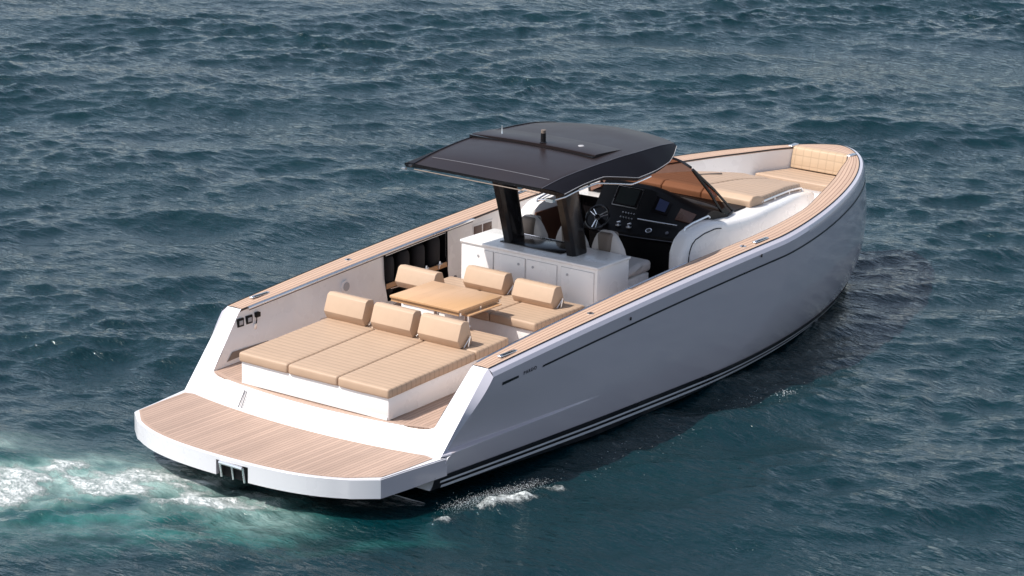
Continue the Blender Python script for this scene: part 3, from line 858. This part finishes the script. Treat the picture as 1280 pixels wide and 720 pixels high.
def wz(x):
    if x >= 7.78: return interp(x, WZ)
    for (a, za), (b, zb_) in zip(WZ, WZ[1:]):
        if a <= x <= b: return za+(zb_-za)*(x-a)/(b-a)
    return WZ[0][1]
xsw = [7.50, 7.505, 7.515, 7.53, 7.55, 7.58, 7.62, 7.66, 7.72, 7.78, 7.88, 8.0, 8.15, 8.3, 8.45, 8.55, 8.61]
for sg in (1, -1):
    rows = []
    for x in xsw:
        z = wz(x); fl_ = zf(x)
        h = z-fl_
        sec = [(1.12, fl_), (1.12, fl_+h*.9), (1.14, z-.012), (1.19, z), (1.30, z-.004), (1.345, max(fl_, z-.018)), (1.37, max(fl_, z-.06)), (1.39, max(fl_, z-.16)), (1.45, fl_+h*.35), (1.49, fl_)]
        ins = .05*(1-sstep(7.5, 7.60, x))
        rows.append([(x, sg*(a+(ins if a < 1.2 else -ins)), b) for a, b in sec])
    sw = link('console_side', grid(rows), 'gelcoat', boat, sharp=60)
    ln = []
    C_ = [Vector(q) for q in WZ[:9]]; C_, _l = resample(C_, 30)
    for k in range(2, 29):
        tg = (C_[k+1]-C_[k-1]).normalized(); q = C_[k]+Vector((tg.y, -tg.x))*(.085)
        z = q.y; x = max(q.x, 7.585); fl_ = zf(x); h = wz(x)-fl_; zt = wz(x)
        tab = [(fl_, 1.49), (fl_+h*.35, 1.45), (zt-.16, 1.39), (zt-.06, 1.37), (zt-.018, 1.345)]
        ln.append((x, sg*(interp(z, tab)+.003), z))
    link('side_seam', tube(ln, .008, seg=6), 'rubber', sw)
    link('grab_handle', tube([(7.80, sg*1.20, 2.01), (7.83, sg*1.20, 2.045), (8.0, sg*1.20, 2.075), (8.38, sg*1.20, 2.10), (8.42, sg*1.20, 2.07)], .014, seg=8), 'steel', sw)

# --- helm console
def dash_prof(y):
    g = 1-sstep(-1.1, -.25, y)
    L = lambda a, b: (a[0]+(b[0]-a[0])*g, a[1]+(b[1]-a[1])*g)
    return [L((8.02, 1.08), (8.10, 1.08)), L((7.95, 1.72), (8.08, 1.70)), L((7.80, 1.79), (8.0, 1.77)), L((7.80, 1.83), (8.0, 1.82)), L((7.98, 1.95), (8.16, 1.92)), L((8.10, 2.06), (8.26, 1.97)),
            L((8.30, 2.335), (8.46, 2.10)), L((8.36, 2.36), (8.56, 2.12)), L((8.46, 2.345), (8.66, 2.11)), L((8.85, 2.14), (8.9, 2.02)), L((9.12, 1.99), (9.0, 1.955))]
rows = []
for i in range(33):
    y = -1.13+i*(1.55/32)
    rows.append([(x, y, z) for x, z in dash_prof(y)])
bm = grid(rows)
for e in (0, -1): bm.faces.new([bm.verts.new(q) for q in rows[e]]+[bm.verts.new((9.12 if e else 9.0, rows[e][0][1], 1.08))])
dash = link('helm_console', bm, 'black_matt', boat, sharp=30)
link('dash_panel_port', grid([[(8.75, .42, 1.08), (8.75, 1.13, 1.08)], [(8.75, .42, 1.97), (8.75, 1.13, 1.97)]]), 'door_brown', dash)
def dash_frame(y, f):   # point on the tilted instrument panel, f 0 bottom 1 top
    p_ = dash_prof(y); a, b = p_[5], p_[6]
    return Vector((a[0]+(b[0]-a[0])*f, y, a[1]+(b[1]-a[1])*f))
def panel(name, y0, y1, f0, f1, off, mat, parent, th=.012):
    A, B, C, D = dash_frame(y0, f0), dash_frame(y1, f0), dash_frame(y1, f1), dash_frame(y0, f1)
    n = (D-A).cross(B-A).normalized(); n = n if n.x < 0 else -n
    bm = bmesh.new(); v = [bm.verts.new(q+n*off) for q in (A, B, C, D)]; bm.faces.new(v); solidify(bm, th, n)
    return link(name, bm, mat, parent, smooth=False), n
scn, nn = panel('chart_plotter', -.235, .175, .08, .93, .0, 'steel', dash, .010)
panel('plotter_bezel', -.228, .168, .105, .91, .011, 'black_gloss', scn, .004)
panel('plotter_glass', -.19, .13, .18, .86, .016, 'screen_glass', scn, .003)
g2, _ = panel('engine_display', -.66, -.44, .12, .84, .0, 'black_gloss', dash, .012)
panel('display_glass', -.62, -.49, .25, .78, .0125, 'gauge_blue', g2, .002)
g3, _ = panel('radio', -1.0, -.78, .05, .75, .0, 'door_brown', dash, .010)
panel('radio_face', -.97, -.81, .15, .6, .0105, 'black_gloss', g3, .002)
def shelf(y, f): 
    p_ = dash_prof(y); a, b = p_[3], p_[4]
    return Vector((a[0]+(b[0]-a[0])*f, y, a[1]+(b[1]-a[1])*f))
def shelf2(y, f):
    p_ = dash_prof(y); a, b = p_[4], p_[5]
    return Vector((a[0]+(b[0]-a[0])*f, y, a[1]+(b[1]-a[1])*f))
for rr in (.15, .62):
    for k in range(5):
        q = shelf2(-.06-.045*k, rr)
        link('switch', tube([q, q+Vector((-.012, 0, .014))], .011, seg=8), 'steel', dash)
for y in (-.10, -.27):
    q = shelf(y, .45)
    bm = tube([q, q+Vector((-.02, 0, .05)), q+Vector((-.02, -.045, .065))], [.02, .012, .014], seg=8); tube([q, q+Vector((0, 0, .012))], .04, bm, seg=14)
    link('throttle_lever', bm, 'steel', dash)
link('dash_rail', tube([shelf2(-.34-.06*k, .12)+Vector((-.02, 0, .03)) for k in range(10)], .010, seg=8), 'steel', dash)
q = shelf(-.56, .4); link('cup_holder', tube([q, q+Vector((-.006, 0, .012))], .045, seg=16), 'steel', dash)
q = shelf(-.56, .4)+Vector((-.008, 0, .013)); link('cup_well', tube([q, q+Vector((-.001, 0, .002))], .034, seg=16), 'black_gloss', dash)
q = shelf(-.80, .4); link('charging_socket', tube([q, q+Vector((-.006, 0, .012))], .025, seg=12), 'ink_grey', dash)
link('console_edge_trim', tube([(dash_prof(-1.0+.1*k)[2][0]-.004, -1.0+.1*k, dash_prof(-1.0+.1*k)[2][1]+.0) for k in range(13)], .006, seg=6), 'ink_grey', dash)
# wheel
wc = Vector((7.68, .10, 2.0)); ax = Vector((-.80, 0, .60)).normalized(); e1 = Vector((0, 1, 0)); e2 = ax.cross(e1).normalized()
bm = tube([wc+e1*math.cos(a)*.17+e2*math.sin(a)*.17 for a in [2*math.pi*k/36 for k in range(36)]], .018, seg=8, close=True)
wh = link('steering_wheel', bm, 'black_gloss', dash)
wh.name = 'steering_wheel'
bm = bmesh.new()
for a in (R(90), R(215), R(325)):
    dv = e1*math.cos(a)+e2*math.sin(a); sv = dv.cross(ax)
    tube([wc+dv*.045+sv*.012, wc+dv*.16+sv*.028], .008, bm, seg=6); tube([wc+dv*.045-sv*.012, wc+dv*.16-sv*.028], .008, bm, seg=6)
tube([wc-ax*.004, wc+ax*.014], .045, bm, seg=18)
link('spokes', bm, 'steel', dash)
link('wheel_hub', tube([wc+ax*.015, wc+ax*.024], .034, seg=18), 'black_gloss', dash)
link('steering_column', tube([wc-ax*.02, wc-ax*.25], [.035, .05], seg=12), 'black_matt', dash)
link('foot_rail', tube([(7.78, -1.0, 1.14), (7.78, .3, 1.14)], .016, seg=8), 'steel', dash)
link('helm_mat', box(7.45, 8.6, -1.10, 1.10, zf(7.45)+.003, zf(7.45)+.03), 'black_matt', floor)
link('side_lining', box(7.66, 8.58, 1.100, 1.119, 1.14, 1.90), 'door_brown', dash)
link('dash_shelf', prism_xy([(8.95, -1.06), (8.95, 1.06), (9.3, 1.03), (9.645, 1.0), (9.645, -1.0), (9.3, -1.03)], 1.93, lambda x, y: interp(x, ZT)+.022), 'black_matt', dash)
link('companionway', box(8.70, 8.74, .44, 1.10, 1.12, 1.95), 'black_gloss', dash)

# --- windshield
base = [(8.98, -1.13, 1.955), (9.12, -1.05, 1.99), (9.28, -.7, 2.0), (9.36, -.3, 2.01), (9.38, 0, 2.01), (9.36, .3, 2.01), (9.28, .7, 2.0), (9.12, 1.05, 1.99), (8.98, 1.13, 1.955)]
topc = [(8.42, -.90, 2.66), (8.47, -.84, 2.69), (8.58, -.6, 2.72), (8.64, -.3, 2.74), (8.66, 0, 2.745), (8.64, .3, 2.74), (8.58, .6, 2.72), (8.47, .84, 2.69), (8.42, .90, 2.66)]
def cr2(P, n): return cr(P, n)
Bc = cr2(base[1:-1], 31); Tc = cr2(topc[1:-1], 31)
bm = grid([[tuple(Vector(b).lerp(Vector(t_), f)+Vector((.05*math.sin(math.pi*f), 0, 0))) for b, t_ in zip(Bc, Tc)] for f in [k/8 for k in range(9)]])
ws = link('windshield', bm, 'tinted_glass', boat)
link('windshield_frame', tube(Tc, .018, seg=8), 'black_gloss', ws)
link('windshield_base_seal', tube(Bc, .012, seg=8), 'rubber', ws)
for sg in (-1, 1):
    T0 = Vector((8.44, sg*.89, 2.67)); F0 = Vector((9.22, sg*1.06, 1.985)); A0 = Vector((8.95, sg*1.12, 1.94))
    mid = T0.lerp(F0, .62); mid2 = T0.lerp(A0, .62)
    def edge_strut(a, b, w0, w1): return tube([a, (a+b)/2+Vector((.02, 0, .01)), b], [w0, (w0+w1)/2, w1], seg=8)
    link('windshield_pillar', edge_strut(T0, F0, .024, .016), 'black_gloss', ws)
    link('windshield_pillar', edge_strut(T0, A0, .022, .018), 'black_gloss', ws)
    bm = bmesh.new(); v = [bm.verts.new(q) for q in (T0, mid, mid2)]; bm.faces.new(v); v = [bm.verts.new(q) for q in (T0.lerp(F0, .85), F0, A0, T0.lerp(A0, .85))]; bm.faces.new(v)
    link('quarter_light', bm, 'tinted_glass', ws)
    link('pillar_foot', tube([A0, F0], .020, seg=8), 'black_gloss', ws)

# --- fore sun pad
def padz(x): return interp(x, [(9.5, 2.03), (9.8, 2.035), (10.4, 1.985), (11.1, 1.915), (12.0, 1.765)])
def padw(x): return interp(x, [(9.5, 1.02), (10.0, 1.0), (10.8, .83), (11.5, .63), (11.85, .54), (12.0, .44)])
def pad_mesh(x0, x1, side):
    rows = []
    xs_ = [x0+(x1-x0)*i/20 for i in range(21)]
    for i, x in enumerate(xs_):
        w_ = padw(x); zt = padz(x); y0, y1 = (0.006, w_) if side > 0 else (-w_, -.006)
        ed = .03
        e = 1 if 0 < i < 20 else 0
        dz = 0 if e else -.025
        row = [(x, y0, zt-.12), (x, y0, zt-.025+dz*.3), (x, y0+ed*.4, zt-.005+dz), (x, y0+ed, zt+dz)]
        row += [(x, y0+ed+(y1-y0-2*ed)*k/8, zt+dz+.004*math.sin(x*9+k)) for k in range(1, 8)]
        row += [(x, y1-ed, zt+dz), (x, y1-ed*.4, zt-.005+dz), (x, y1, zt-.025+dz*.3), (x, y1, zt-.12)]
        rows.append(row)
    rows = [[(x, y, zz-.12 if False else padz(x)-.12) for x, y, zz in rows[0]]]+rows+[[(x, y, padz(x)-.12) for x, y, zz in rows[-1]]]
    return grid(rows)
for sd in (1, -1):
    c0 = link('fore_sun_pad', pad_mesh(9.90, 12.0, sd), 'vinyl_bow', boat, sharp=50)
bm = prism_xz([(9.66, 1.94), (9.66, 2.03), (9.74, 2.085), (9.86, 2.075), (10.03, 2.028), (10.03, 1.93)], -1.06, -.26); bmesh.ops.recalc_face_normals(bm, faces=bm.faces); bevel(bm, .02, 3)
link('pillow_roll', bm, 'vinyl', boat)
bm = prism_xz([(9.66, 1.94), (9.66, 2.03), (9.74, 2.085), (9.86, 2.075), (10.03, 2.028), (10.03, 1.93)], -.25, .40); bmesh.ops.recalc_face_normals(bm, faces=bm.faces); bevel(bm, .02, 3)
link('pillow_roll', bm, 'vinyl', boat)
bm = prism_xz([(9.66, 1.94), (9.66, 2.03), (9.74, 2.085), (9.86, 2.075), (10.03, 2.028), (10.03, 1.93)], .41, 1.06); bmesh.ops.recalc_face_normals(bm, faces=bm.faces); bevel(bm, .02, 3)
link('pillow_roll', bm, 'vinyl', boat)
link('pad_pocket', tube([(10.75, .50, padz(10.75)+.004), (11.25, .42, padz(11.25)+.004)], .018, seg=6), 'head_leather', trunk)
for sg in (1, -1):
    pts = [(9.95, sg*1.04, 1.94), (9.97, sg*1.05, 1.965)]+[(x, sg*(padw(x)+.035), padz(x)-.055) for x in (10.3, 10.8, 11.2, 11.5)]+[(11.80, sg*.585, padz(11.8)-.05), (11.86, sg*.585, padz(11.8)-.11)]
    rl_ = link('fore_pad_rail', tube(pts, .014, seg=8), 'steel', boat)
    for x in (10.5, 11.2): link('stanchion', tube([(x, sg*(padw(x)+.035), padz(x)-.06), (x, sg*(padw(x)+.04), padz(x)-.13)], .010, seg=6), 'steel', rl_)
link('grab_handle', tube([(9.6, 1.17, 1.94), (9.62, 1.17, 2.03), (10.0, 1.14, 2.03), (10.02, 1.14, 1.93)], .014, seg=8), 'steel', boat)

# --- bow seat
bs = bmesh.new()
out_b = [(12.66, -.68), (12.66, .68), (13.0, .56), (13.28, .44), (13.28, -.44), (13.0, -.56)]
bow = link('bow_seat_base', prism_xy(out_b, 1.36, 1.505), 'gelcoat', boat)
bm = prism_xy([(12.62, -.70), (12.62, .70), (13.0, .55), (13.25, .45), (13.25, -.45), (13.0, -.55)], 1.51, 1.62); bmesh.ops.recalc_face_normals(bm, faces=bm.faces); bevel(bm, .022, 3)
link('cushion', bm, 'vinyl_bow', bow, sharp=60)
bm = prism_xz([(13.24, 1.625), (13.30, 1.93), (13.40, 1.945), (13.40, 1.62)], -.47, .47); bmesh.ops.recalc_face_normals(bm, faces=bm.faces); bevel(bm, .02, 3)
link('bow_backrest', bm, 'vinyl_quilt', boat, sharp=60)

# ------------------------------------------------------------------ fenders stowed in the locker (lift out)
zf0 = []
labels = ['black cloth covered fender at the aft end of the port side locker', 'black cloth covered fender second from the aft end of the port locker', 'black cloth covered fender third from the aft end of the port locker', 'black cloth covered fender with domed top at forward end of the port locker']
def fender():
    lv = [(0, .03), (.02, .09), (.06, .135), (.14, .164), (.43, .164), (.50, .155), (.545, .12), (.565, .04)]
    return tube([(0, 0, z) for z, r_ in lv], [r_ for z, r_ in lv], seg=20, flat=.62)
root = None
for k in range(4):
    if root is None:
        root = link('boat_fender', fender(), 'fender_cloth'); o = root
    else: o = root.copy(); COL.objects.link(o)
    o.location = (5.36+.325*k, 1.845, 1.09+.015*k); o.scale = (1, .62, 1.0+.06*(k == 3))
    o['label'] = labels[k]; o['category'] = 'fender'; o['group'] = 'black fenders stowed in the port locker'

# ------------------------------------------------------------------ the sea
rng = np.random.default_rng(11)
def ocean_tile(n, L, wind, wdir, lo, hi, seed, spread=2.0):
    rg = np.random.default_rng(seed)
    k1 = 2*np.pi*np.fft.fftfreq(n, L/n); kx, ky = np.meshgrid(k1, k1, indexing='ij')
    k = np.hypot(kx, ky); k[0, 0] = 1e-6
    Lw = wind**2/9.81
    c_ = (kx*math.cos(wdir)+ky*math.sin(wdir))/k
    P = np.exp(-1/(k*Lw)**2)/k**4*(np.abs(c_)**spread+.07)
    P[0, 0] = 0
    wl = 2*np.pi/k
    P = P*(wl > lo)*(wl < hi)
    A = np.sqrt(P)*(rg.normal(size=(n, n))+1j*rg.normal(size=(n, n)))
    h = np.real(np.fft.ifft2(A)); s = 1/h.std()
    dxx = np.real(np.fft.ifft2(-1j*kx/k*A)); dyy = np.real(np.fft.ifft2(-1j*ky/k*A))
    return np.stack([h, dxx, dyy], -1)*s, L
def sample(tile, x, y):
    T, L = tile; n = T.shape[0]
    u_ = (x/L*n) % n; v_ = (y/L*n) % n
    i = np.floor(u_).astype(int); j = np.floor(v_).astype(int); fu = (u_-i)[..., None]; fv = (v_-j)[..., None]
    i %= n; j %= n; i2 = (i+1) % n; j2 = (j+1) % n
    return (T[i, j]*(1-fu)*(1-fv)+T[i2, j]*fu*(1-fv)+T[i, j2]*(1-fu)*fv+T[i2, j2]*fu*fv)
WD = R(43)
tA = ocean_tile(512, 57.0, 4.2, WD, 1.4, 8, 3, 5.0)
tB = ocean_tile(512, 26.3, 3.0, WD+.22, .35, 2.2, 5, 3.2)
tC = ocean_tile(512, 9.1, 2.0, WD-.2, .07, .6, 8, 1.5)
def axis_(lo, hi, st, far):
    a = list(np.arange(lo, hi+1e-6, st)); g = st; x = hi
    while x < far: g *= 1.35; x += g; a.append(x)
    g = st; x = lo; b = []
    while x > -far: g *= 1.35; x -= g; b.append(x)
    return np.array(b[::-1]+a)
# local axes of the sheet: s runs north-east, v runs south-east
ca, sa = math.cos(YAW), math.sin(YAW)
S = axis_(20, 84, .058, 9000); V = axis_(-19, 19, .058, 9000)
SS, VV = np.meshgrid(S, V, indexing='ij')
X = CAM[0]+SS*ca+VV*sa; Y = CAM[1]+SS*sa-VV*ca
fade = np.clip((SS-14)/6, 0, 1)*np.clip((104-SS)/20, 0, 1)*np.clip((24-np.abs(VV))/5, 0, 1)
# lee of the hull: calmer close to the boat
hx = np.clip(X, 1.5, 13.3); dist = np.hypot(X-hx, Y)-2.0*np.clip(1.05-(np.clip(hx-8.5, 0, 5)/5)**2.2, 0, 1)
calm = .55+.45*np.clip((dist-.2)/3.0, 0, 1)
a_, b_, c__ = sample(tA, X, Y), sample(tB, X, Y), sample(tC, X, Y)
amp = np.array([.044, .028, .008])
pm = np.clip(.84+.30*sample(tA, X/2.4+9, Y/2.4)[..., 0:1], .35, 1.3)
Dm = (a_*amp[0]+b_*amp[1]*pm+c__*amp[2]*pm)
# wash behind the stern
X = X+.17; Y = Y+.13
def seg_d(P0, P1):
    P0 = np.array(P0); P1 = np.array(P1); dv = P1-P0; L2 = (dv**2).sum()
    f = np.clip(((X-P0[0])*dv[0]+(Y-P0[1])*dv[1])/L2, 0, 1)
    return np.hypot(X-(P0[0]+f*dv[0]), Y-(P0[1]+f*dv[1])), f
def nz(x, y, sc_, seed): return sample(tC, x/sc_+seed*3.7, y/sc_+seed*1.9)[..., 0]
n1 = nz(X, Y, 5, 1); n2 = nz(X, Y, 2.2, 2); n3 = nz(X, Y, 11, 3)
d1, f1 = seg_d((.45, -.15), (-2.4, 4.2))
wash = np.exp(-(np.clip(d1-.05, 0, 9)/(.92+.50*f1))**2*1.2)
d2, f2 = seg_d((.28, .35), (-.7, 3.2)); core = np.exp(-(d2/(.52+.35*f2))**2)
d3, f3 = seg_d((.16, .75), (.0, -.75)); core2 = np.exp(-(d3/.38)**2)
d7, f7 = seg_d((-.9, 2.6), (-2.2, 4.4)); core3 = np.exp(-(d7/.85)**2)
d4, f4 = seg_d((1.30, -2.28), (2.95, -2.60)); spl = np.exp(-(d4/.23)**2)*np.clip(.85+.35*n2+.2*n1, 0, 1.15)
d5, f5 = seg_d((-1.2, -.3), (.6, -2.5)); streak = np.exp(-(d5/.35)**2)
d6, f6 = seg_d((4.2, -2.9), (9.2, -3.1)); fleck = np.exp(-(d6/.40)**2)
d8, f8 = seg_d((-1.4, .6), (-.2, -1.0)); slow = np.exp(-(d8/.8)**2)
ed = np.clip(.5+.5*n1+.4*n2, 0, 1.3)
milk = .70*core*ed+.60*core2*np.clip(.7+.3*n2, 0, 1)+.50*core3*ed+.62*wash*np.clip(.45+.4*n1+.3*n3, 0, 1)
foam = .60*wash*np.clip(.5+.4*n2+.3*n1, 0, 1)+.70*core*ed+.52*core2*np.clip(.7+.35*n2, 0, 1.2)+.48*core3*ed+.92*spl+.42*streak*np.clip(.3+.5*n2, 0, 1)+.40*fleck*np.clip(.2+.6*n2, 0, 1)
lap = np.exp(-(np.clip(dist, 0, 9)/.16)**2)*(X > 1.4)*np.clip(.25+.6*n2+.3*n1, 0, 1); foam = foam+.42*lap
foam = np.clip(foam, 0, .95); milk = np.clip(milk, 0, .8)
teal = np.clip(1.15*wash*np.clip(.55+.28*n3+.2*n1, .05, 1.3)+.3*core2*(.6+.3*n2)+.40*slow*np.clip(.4+.6*n2, 0, 1)+.15*streak*np.clip(n2+.2, 0, 2), 0, 1)
turb = wash+.4*slow
Dm[..., 0] += .035*turb*n2+.02*turb*nz(X, Y, 1.1, 6)+.05*core*np.abs(n1)+.07*spl*np.abs(n2)+.05*spl
# bow and quarter ripples spreading from the hull on the near side
q = (-Y-1.6)*.85-(13.6-X)*.30
rp = np.exp(-((X-9.0)/3.2)**2)*np.exp(-((-Y-4.4-.0*X)/1.6)**2)*(Y < 0)
Dm[..., 0] += rp*.028*np.sin(2*np.pi*(q/.62+.25*n3))*(.7+.4*n1)
H = Dm[..., 0]*fade*calm; CH = 1.0
X = X-.17; Y = Y-.13
X2 = X-Dm[..., 1]*fade*calm*CH; Y2 = Y-Dm[..., 2]*fade*calm*CH
n_, m_ = SS.shape
co = np.stack([X2, Y2, WL+H], -1).reshape(-1, 3).astype(np.float32)
idx = np.arange(n_*m_).reshape(n_, m_)
F = np.stack([idx[:-1, :-1], idx[:-1, 1:], idx[1:, 1:], idx[1:, :-1]], -1).reshape(-1, 4)[:, ::-1]
me = bpy.data.meshes.new('sea')
me.vertices.add(len(co)); me.vertices.foreach_set('co', co.ravel())
me.loops.add(F.size); me.loops.foreach_set('vertex_index', F.astype(np.int32).ravel())
me.polygons.add(len(F)); me.polygons.foreach_set('loop_start', np.arange(0, F.size, 4, dtype=np.int32))
me.update(calc_edges=True)
me.polygons.foreach_set('use_smooth', np.ones(len(F), bool))
for nm, arr in (('foam', foam), ('teal', teal), ('milk', milk)):
    at = me.attributes.new(nm, 'FLOAT', 'POINT'); at.data.foreach_set('value', arr.astype(np.float32).ravel())
me.materials.append(MATS['sea_water'])
sea = bpy.data.objects.new('sea', me); COL.objects.link(sea); sea['kind'] = 'structure'
if me.polygons[0].normal.z < 0: me.flip_normals()

# spray thrown up beside the hull: fine droplets, uncountable
bm = bmesh.new(); rs = random.Random(5)
def drop(x, y, z, r_):
    bmesh.ops.create_icosphere(bm, subdivisions=0 if False else 1, radius=r_, matrix=Matrix.Translation((x, y, z)))
for k in range(2200):
    f = rs.betavariate(1.6, 1.8)
    x = 1.35+1.6*f+rs.gauss(0, .06); y = -2.24-.36*f+rs.gauss(0, .075)
    drop(x, y, WL+.02+abs(rs.gauss(0, .03)), rs.uniform(.001, .0032))
for k in range(70):
    drop(7.6+rs.gauss(0, .10), -2.98+rs.gauss(0, .05), WL+.02+abs(rs.gauss(0, .02)), rs.uniform(.0015, .005))
for k in range(120):
    drop(rs.uniform(3.0, 8.5), -2.8+rs.gauss(0, .16), WL+.02+abs(rs.gauss(0, .012)), rs.uniform(.0015, .004))
simple('spray_white', (.8, .82, .82), .3)
sp_ = link('spray', bm, 'spray_white'); sp_['kind'] = 'stuff'
